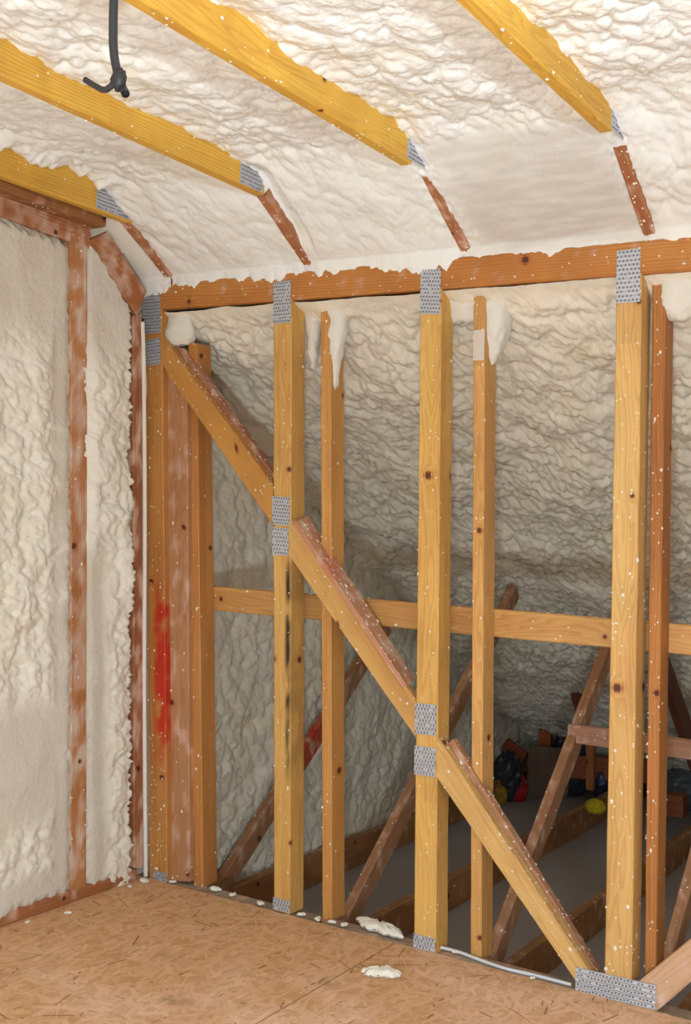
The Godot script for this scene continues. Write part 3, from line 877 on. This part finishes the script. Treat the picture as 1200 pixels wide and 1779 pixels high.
func build_rear_studs():
	var dz := Vector3(0, 0, -0.089)
	timber("stud", "thin stud behind the upper diagonal web, next to the corner post", "stud", "", Vector3(0.161, -0.014, -0.055), Vector3(0.205, -0.007, -0.055), Vector3(0.009, 2.038, -0.055), Vector3(0.052, 2.036, -0.055), dz, {tint = Color(0.80, 0.52, 0.24), wood = 3, specks = 50})
	timber("stud", "thin stud between the second and third posts with a pointed foam run at its head", "stud", "", Vector3(0.734, -0.007, -0.055), Vector3(0.774, -0.005, -0.055), Vector3(0.609, 2.148, -0.055), Vector3(0.653, 2.145, -0.055), dz, {tint = Color(0.86, 0.60, 0.30), wood = 1, specks = 60})
	var s3 := timber("stud", "thin stud between the third and fourth posts, its head coated with foam", "stud", "", Vector3(1.304, -0.017, -0.055), Vector3(1.343, -0.013, -0.055), Vector3(1.211, 2.14, -0.055), Vector3(1.252, 2.137, -0.055), dz, {tint = Color(0.87, 0.63, 0.34), wood = 0, specks = 60})
	var c := Soup.new()
	var q := [Vector3(1.22, 1.928, -0.052), Vector3(1.26, 1.927, -0.052), Vector3(1.257, 2.029, -0.052), Vector3(1.218, 2.027, -0.052)]
	var back := Vector3(0, 0, -0.004)
	c.hexa([q[0] - s3.position, q[1] - s3.position, q[2] - s3.position, q[3] - s3.position, q[0] + back - s3.position, q[1] + back - s3.position, q[2] + back - s3.position, q[3] + back - s3.position])
	shape("foam_coat", c.commit(), M.coat, s3)
	timber("stud", "orange thin stud tight behind the fourth post at the right", "stud", "", Vector3(1.873, 0.003, -0.055), Vector3(1.907, 0.012, -0.055), Vector3(1.804, 2.18, -0.055), Vector3(1.845, 2.177, -0.055), dz, {tint = Color(0.74, 0.45, 0.18), wood = 3, specks = 110})
	timber("stud", "thin stud behind the fifth post", "stud", "", Vector3(2.60, 0, -0.055), Vector3(2.64, 0, -0.055), Vector3(2.56, 2.10, -0.055), Vector3(2.60, 2.10, -0.055), dz, {tint = Color(0.84, 0.58, 0.28), wood = 0, specks = 30})
	timber("rail", "horizontal rail fixed behind the studs at mid height", "rail", "", Vector3(-0.004, 1.017, -0.146), Vector3(-0.009, 1.109, -0.146), Vector3(5.1, 1.035, -0.146), Vector3(5.1, 1.122, -0.146), Vector3(0, 0, -0.038), {tint = Color(0.84, 0.60, 0.32), wood = 2, specks = 150, faces = [0, 1]})

# ---------------------------------------------------------------- eave behind the knee wall
func build_eave():
	var jn := ["floor joist along the foot of the gable foam in the eave", "floor joist in the eave seen behind the third post", "floor joist in the eave left of the fourth post's foot", "floor joist in the eave at the right behind the fourth post", "floor joist in the eave behind the fifth post"]
	var wn := ["red-painted rear web rising behind the second post", "rear web rising steeply behind the third post", "rear web rising from the subfloor edge to behind the fourth post", "rear web with white foam spots between the fourth and fifth posts", "rear web behind the fifth post"]
	for k in 5:
		var x: float = [0.06, 0.70, 1.31, 1.92, 2.53][k]
		timber("joist", jn[k], "joist", "", Vector3(x, -0.272, -0.08), Vector3(x, -0.13, -0.08), Vector3(x, -0.272, -4.2), Vector3(x, -0.13, -4.2), Vector3(-0.038, 0, 0), {tint = Color(0.68, 0.45, 0.24), wood = k % 4, res = 0.15, specks = 60, faces = [0, 1]})
		var s := [0.79, 0.842, 0.93, 0.93, 0.93][k] as float
		var y0 := [-0.107, -0.081, -0.046, -0.046, -0.046][k] as float
		var z0 := [-0.326, -0.274, -0.242, -0.25, -0.25][k] as float
		var ze := [-1.62, -1.70, -1.58, -1.58, -1.58][k] as float
		if k == 3: x = 1.875
		var d := Vector3(0, s, -1).normalized()
		var up := Vector3(0, d.z * -1.0, d.y).normalized()
		var a := Vector3(x, y0, z0) - d * ((y0 + 0.105) / d.y)
		var b := Vector3(x, y0 + (z0 - ze) * s, ze)
		var red := [[0.42, 0.62, -0.5, 0.9]] if k == 0 else []
		timber("rear_web", wn[k], "web", "", a - up * 0.085, a, b - up * 0.085, b, Vector3(-0.038, 0, 0), {tint = Color(0.70, 0.48, 0.32), wood = (k + 1) % 4, res = 0.3, specks = 50, faces = [1, 1, 0], red = red})
	timber("rear_web", "dark rear web slanting down into the eave at the right", "web", "", Vector3(1.31, 0.765, -2.051), Vector3(1.31, 0.827, -2.136), Vector3(1.31, -0.063, -3.028), Vector3(1.31, 0.028, -3.136), Vector3(-0.038, 0, 0), {tint = Color(0.50, 0.27, 0.16), wood = 0})
	timber("cross_board", "pink-brown cross board nailed across the rear webs, with a raw end", "board", "", Vector3(1.275, 0.562, -0.93), Vector3(1.275, 0.632, -0.93), Vector3(3.1, 0.565, -0.93), Vector3(3.1, 0.640, -0.93), Vector3(0, 0, -0.038), {tint = Color(0.74, 0.52, 0.40), wood = 1, res = 0.35, specks = 60, faces = [0, 1]})

# a crumpled sheet or bag: a squashed ball with sharp folds
func crumple(called: String, label: String, category: String, at: Vector3, r: Vector3, col: Color, rough: float, sd: int, sharp := 0.35):
	var n := FastNoiseLite.new()
	n.seed = sd; n.noise_type = FastNoiseLite.TYPE_SIMPLEX; n.frequency = 1.5; n.fractal_type = FastNoiseLite.FRACTAL_RIDGED; n.fractal_octaves = 3
	var nu := 28
	var nv := 18
	var s := Soup.new()
	var pts := PackedVector3Array()
	for j in nv + 1:
		for i in nu:
			var th := PI * j / nv
			var ph := TAU * i / nu
			var d := Vector3(sin(th) * cos(ph), cos(th), sin(th) * sin(ph))
			var k := 1.0 + sharp * n.get_noise_3d(d.x, d.y, d.z)
			var p := d * k * r
			p.y = maxf(p.y, -r.y * 0.9)
			pts.append(p)
	for j in nv:
		for i in nu:
			var q := [pts[j * nu + i], pts[j * nu + (i + 1) % nu], pts[(j + 1) * nu + (i + 1) % nu], pts[(j + 1) * nu + i]]
			for t in [[0, 1, 2], [0, 2, 3]]:
				var a: Vector3 = q[t[0]]; var b: Vector3 = q[t[1]]; var c: Vector3 = q[t[2]]
				var nn := (b - a).cross(c - a)
				if nn.length() < 1e-9: continue
				nn = nn.normalized()
				if nn.dot(a + b + c) < 0.0: nn = -nn
				var f := s.vert(a, nn, col); s.vert(b, nn, col); s.vert(c, nn, col)
				s.tri(f, f + 1, f + 2)
	var m := mat(rough)
	var o := shape(called, s.commit(), m, self)
	o.position = at + Vector3(0, r.y * 0.9, 0)
	tag(o, label, category)
	return o

func tube(called: String, path: Array, r: float, m: Material, parent: Node, col := Color.WHITE) -> MeshInstance3D:
	var cv := Curve3D.new()
	for k in path.size():
		var p: Vector3 = path[k]
		var t := Vector3.ZERO
		if k > 0 and k < path.size() - 1: t = (path[k + 1] - path[k - 1]) * 0.18
		cv.add_point(p, -t, t)
	var ln := cv.get_baked_length()
	var n := maxi(4, int(ln / 0.012))
	var s := Soup.new()
	for k in n + 1:
		var p := cv.sample_baked(ln * k / n, true)
		var e := (cv.sample_baked(minf(ln * k / n + 0.004, ln), true) - cv.sample_baked(maxf(ln * k / n - 0.004, 0.0), true)).normalized()
		var a := e.cross(Vector3(0.31, 0.2, 0.93)).normalized()
		var b := e.cross(a)
		for i in 10:
			var d := a * cos(TAU * i / 10) + b * sin(TAU * i / 10)
			s.vert(p + d * r, d, col)
	for k in n:
		for i in 10:
			var q := k * 10 + i
			var q2 := k * 10 + (i + 1) % 10
			s.tri(q, q2, q2 + 10); s.tri(q, q2 + 10, q + 10)
	for e in 2:
		var first := e * n * 10
		for i in range(1, 9): s.tri(first, first + i, first + i + 1)
	return shape(called, s.commit(), m, parent)

# a torn flat scrap of foam lying on the floor, outlined with an uneven edge
func scrap(label: String, at: Vector3, rx: float, rz: float, h: float, turn: float, sd: int, group := "", called := "foam_scrap"):
	var n := FastNoiseLite.new()
	n.seed = sd; n.noise_type = FastNoiseLite.TYPE_SIMPLEX; n.frequency = 1.1; n.fractal_octaves = 3
	var s := Soup.new()
	var nu := 36
	var nv := 7
	var pts := PackedVector3Array()
	for j in nv + 1:
		var t := float(j) / nv
		for i in nu:
			var a := TAU * i / nu
			var rim := 1.0 + 0.55 * n.get_noise_2d(cos(a) * 1.2, sin(a) * 1.2)
			var rad := rim * sqrt(sin(minf(t * 1.25, 1.0) * PI / 2)) * (1.0 if t < 0.8 else 1.0 - (t - 0.8) * 0.6)
			var y := h * cos(minf(t * 1.1, 1.0) * PI / 2)
			y += h * 0.45 * n.get_noise_3d(cos(a) * rad * 2.0, sin(a) * rad * 2.0, 5.0) * (1.0 - t)
			pts.append(Vector3(cos(a) * rx * rad, maxf(y, 0.0), sin(a) * rz * rad))
	for j in nv + 1:
		for i in nu:
			var a := pts[j * nu + (i + 1) % nu] - pts[j * nu + (i + nu - 1) % nu]
			var b := pts[mini(j + 1, nv) * nu + i] - pts[maxi(j - 1, 0) * nu + i]
			var nn := a.cross(b)
			nn = nn.normalized() if nn.length() > 1e-9 else Vector3.UP
			if nn.y < 0.0: nn = -nn
			s.vert(pts[j * nu + i], nn)
	for j in nv:
		for i in nu:
			var a := j * nu + i
			var b := j * nu + (i + 1) % nu
			s.tri(a, b, b + nu); s.tri(a, b + nu, a + nu)
	var o := shape(called, s.commit(), M.speck, self)
	o.position = at
	o.rotation.y = turn
	tag(o, label, "foam scrap", group)

func build_clutter():
	# the loose grey cable
	var kn: Vector3 = Vector3(1.362, 2.178, 1.8)
	var cab := Node3D.new()
	cab.name = numbered("cable")
	cab.position = Vector3(kn.x, 2.5, kn.z)
	add_child(cab)
	tag(cab, "dark grey cable hanging from the ceiling with a knotted end", "cable")
	var off := -cab.position
	tube("cord", [Vector3(1.335, 2.52, 1.80) + off, Vector3(1.341, 2.288, 1.8) + off, Vector3(1.346, 2.233, 1.8) + off, Vector3(1.357, 2.193, 1.8) + off, kn + off], 0.0085, M.rubber, cab)
	tube("frayed_tail", [Vector3(1.359, 2.19, 1.8) + off, Vector3(1.348, 2.172, 1.8) + off, Vector3(1.328, 2.164, 1.8) + off, Vector3(1.304, 2.175, 1.8) + off, Vector3(1.276, 2.192, 1.8) + off], 0.006, M.rubber, cab)
	tube("cut_end", [Vector3(1.353, 2.188, 1.8) + off, Vector3(1.357, 2.175, 1.79) + off, Vector3(1.381, 2.148, 1.8) + off], 0.008, M.rubber, cab)
	var kb := Soup.new()
	for i in 13:
		for j in 9:
			var th := PI * j / 8
			var ph := TAU * i / 12
			var d := Vector3(sin(th) * cos(ph), cos(th), sin(th) * sin(ph))
			kb.vert(kn + off + d * Vector3(0.015, 0.021, 0.014) * (1.0 + 0.15 * sin(ph * 3.0 + th * 4.0)), d)
	for i in 12:
		for j in 8:
			var a := i * 9 + j
			kb.tri(a, a + 1, a + 10); kb.tri(a, a + 10, a + 9)
	shape("knot", kb.commit(), M.rubber, cab)
	# foam scraps on the subfloor
	scrap("white foam scrap lying alone on the subfloor in front of the third post", Vector3(1.164, 0.001, 0.271), 0.055, 0.028, 0.022, 0.55, 3)
	scrap("torn white foam scrap on the subfloor edge left of the third post", Vector3(0.963, 0.001, -0.064), 0.095, 0.030, 0.026, -0.2, 11)
	var crumbs := [[Vector3(0.276, 0.001, -0.039), 0.022], [Vector3(0.361, 0.001, -0.033), 0.016], [Vector3(0.494, 0.001, -0.02), 0.017], [Vector3(0.672, 0.001, -0.018), 0.014], [Vector3(0.743, 0.001, -0.016), 0.016], [Vector3(0.795, 0.001, -0.022), 0.013], [Vector3(0.844, 0.001, -0.025), 0.015], [Vector3(0.01, 0.001, 0.052), 0.02], [Vector3(0.096, 0.001, -0.011), 0.013], [Vector3(0.011, 0.001, 0.131), 0.012], [Vector3(0.044, 0.001, 0.475), 0.012], [Vector3(0.005, 0.001, 0.623), 0.01], [Vector3(1.257, 0.001, -0.039), 0.012], [Vector3(1.544, 0.001, 0.004), 0.01], [Vector3(1.028, 0.001, -0.068), 0.02]]
	var crumb_labels := ["white foam crumb at the subfloor edge right of the thin stud by the corner post", "white foam crumb at the foot of the leftmost rear web", "white foam crumb midway between the corner post's stud and the second post", "white foam crumb just right of the second post's foot", "white foam crumb left of the foot of the stud with the pointed foam run", "white foam crumb at the foot of the stud with the pointed foam run", "white foam crumb just right of the stud with the pointed foam run", "largest foam crumb in the corner where gable wall meets corner post", "white foam crumb at the foot of the pinkish board beside the corner post", "white foam crumb on the sole plate side just left of the corner", "white foam crumb below the foot of the left wall stud", "tiny foam crumb at the sole plate near the left picture edge", "white foam crumb just right of the third post's foot", "white foam crumb on the thin white floor cable", "white foam crumb beside the torn scrap, left of the third post's foot"]
	for k in crumbs.size():
		var c: Array = crumbs[k]
		scrap(crumb_labels[k], c[0], c[1], c[1] * 0.6, c[1] * 0.6, k * 1.3, 20 + k, "foam crumbs along the subfloor edge", "foam_crumb")
	var wc := tube("floor_cable", [Vector3(1.17, 0.006, -0.035), Vector3(1.26, 0.004, -0.045), Vector3(1.34, 0.003, -0.03), Vector3(1.44, 0.003, -0.012), Vector3(1.54, 0.003, -0.018), Vector3(1.66, 0.003, -0.02)], 0.0055, M.white, self)
	tag(wc, "thin white cable lying along the subfloor edge between the third and fourth posts", "cable")
	# clutter at the far eave
	crumple("plastic_bag", "crumpled black plastic at the far end of the eave, left heap", "plastic bag", Vector3(0.052, -0.27, -3.207), Vector3(0.09, 0.15, 0.10), Color(0.035, 0.037, 0.045), 0.25, 2, 0.2)
	crumple("plastic_bag", "shiny black plastic behind the upright brown board at the far eave", "plastic bag", Vector3(0.289, -0.27, -3.627), Vector3(0.13, 0.20, 0.09), Color(0.03, 0.033, 0.045), 0.22, 5, 0.2)
	crumple("plastic_bag", "shiny grey plastic in the eave to the right of the fourth post", "plastic bag", Vector3(0.953, -0.27, -3.758), Vector3(0.16, 0.12, 0.12), Color(0.12, 0.13, 0.15), 0.2, 8, 0.18)
	crumple("red_bag", "red bag beside the brown panel at the far eave", "bag", Vector3(0.121, -0.27, -3.231), Vector3(0.055, 0.085, 0.05), lin(0.62, 0.09, 0.05), 0.5, 4, 0.2)
	crumple("yellow_scrap", "yellow scrap at the far eave left of the black plastic", "scrap", Vector3(0.066, -0.27, -3.065), Vector3(0.05, 0.06, 0.05), lin(0.62, 0.50, 0.16), 0.7, 6, 0.2)
	crumple("yellow_sponge", "bright yellow sponge on a joist in the eave, left of the fourth post", "sponge", Vector3(0.794, -0.128, -2.694), Vector3(0.055, 0.04, 0.045), lin(0.74, 0.66, 0.10), 0.8, 9, 0.12)
	crumple("blue_roll", "dark blue roll at the far eave above the yellow sponge", "roll", Vector3(0.545, -0.27, -3.54), Vector3(0.05, 0.12, 0.06), lin(0.16, 0.20, 0.32), 0.4, 10, 0.1)
	var b1: Vector3 = Vector3(0.136, -0.27, -3.323)
	var b2: Vector3 = Vector3(0.332, -0.27, -3.503)
	timber("panel", "brown board standing upright at the far end of the eave", "board", "", b1, b2, b1 + Vector3(0, 0.33, 0), b2 + Vector3(0, 0.31, 0), Vector3(0.004, 0, -0.02), {tint = Color(0.50, 0.38, 0.30), wood = 3})
	timber("offcut", "reddish offcut leaning above the red bag in the eave", "offcut", "", Vector3(-0.034, 0.021, -3.3), Vector3(0.002, 0.084, -3.3), Vector3(0.105, -0.065, -3.3), Vector3(0.136, 0.01, -3.3), Vector3(0, 0, -0.04), {tint = Color(0.66, 0.30, 0.14), wood = 1})
	timber("offcut", "orange block standing on top of the upright brown board", "offcut", "", Vector3(0.094, -0.021, -3.6), Vector3(0.172, -0.01, -3.6), Vector3(0.088, 0.114, -3.6), Vector3(0.169, 0.125, -3.6), Vector3(0, 0, -0.04), {tint = Color(0.74, 0.36, 0.14), wood = 0})
	timber("offcut", "dark red rafter tail poking out of the foam above the cross board", "offcut", "", Vector3(0.595, 0.335, -2.9), Vector3(0.635, 0.353, -2.9), Vector3(0.548, 0.469, -2.9), Vector3(0.603, 0.476, -2.9), Vector3(0, 0, -0.04), {tint = Color(0.52, 0.24, 0.13), wood = 2})
	timber("eave_stud", "short orange stud at the far eave behind the rear web", "stud", "", Vector3(0.523, -0.148, -3.3), Vector3(0.569, -0.147, -3.3), Vector3(0.51, 0.132, -3.3), Vector3(0.557, 0.139, -3.3), Vector3(0, 0, -0.04), {tint = Color(0.74, 0.42, 0.18), wood = 1})
	timber("eave_board", "dark orange board lying across the far eave behind the rear web", "board", "", Vector3(0.331, -0.141, -3.5), Vector3(0.325, 0.001, -3.5), Vector3(0.853, -0.095, -3.5), Vector3(0.847, 0.041, -3.5), Vector3(0, 0, -0.04), {tint = Color(0.62, 0.30, 0.13), wood = 2})
	timber("offcut", "orange-brown offcut on the eave floor right of the fourth post", "offcut", "", Vector3(1.041, -0.204, -3.2), Vector3(1.035, -0.075, -3.2), Vector3(1.132, -0.195, -3.2), Vector3(1.126, -0.073, -3.2), Vector3(0, 0, -0.10), {tint = Color(0.66, 0.36, 0.16), wood = 0})

# ---------------------------------------------------------------- lamps out of view: the unseen tall one and the added low fill
func build_lamp(at: Vector3, label: String):
	var o := Node3D.new()
	o.name = numbered("unseen_lamp")
	o.position = Vector3(at.x, 0, at.z + 0.12)
	add_child(o)
	tag(o, label, "lamp")
	var top := Vector3(0, at.y, -0.12)
	var sp := SphereMesh.new()
	sp.radius = 0.06; sp.height = 0.12
	var m := StandardMaterial3D.new()
	m.emission_enabled = true
	m.emission = Color(1.0, 0.95, 0.86)
	m.emission_energy_multiplier = 2.0
	var b := shape("bulb", sp, m, o)
	b.position = top
	tube("pole", [Vector3(0, at.y * 0.3, 0), Vector3(0, at.y - 0.2, 0)], 0.014, M.slot, o)
	tube("yoke", [Vector3(0, at.y - 0.22, 0), Vector3(0, at.y - 0.05, 0.0), Vector3(0, at.y, -0.055)], 0.01, M.slot, o)
	for k in 3:
		var a := TAU * k / 3 + 0.4
		tube("leg", [Vector3(0, at.y * 0.36, 0), Vector3(cos(a) * 0.4, 0.012, sin(a) * 0.4)], 0.011, M.slot, o)
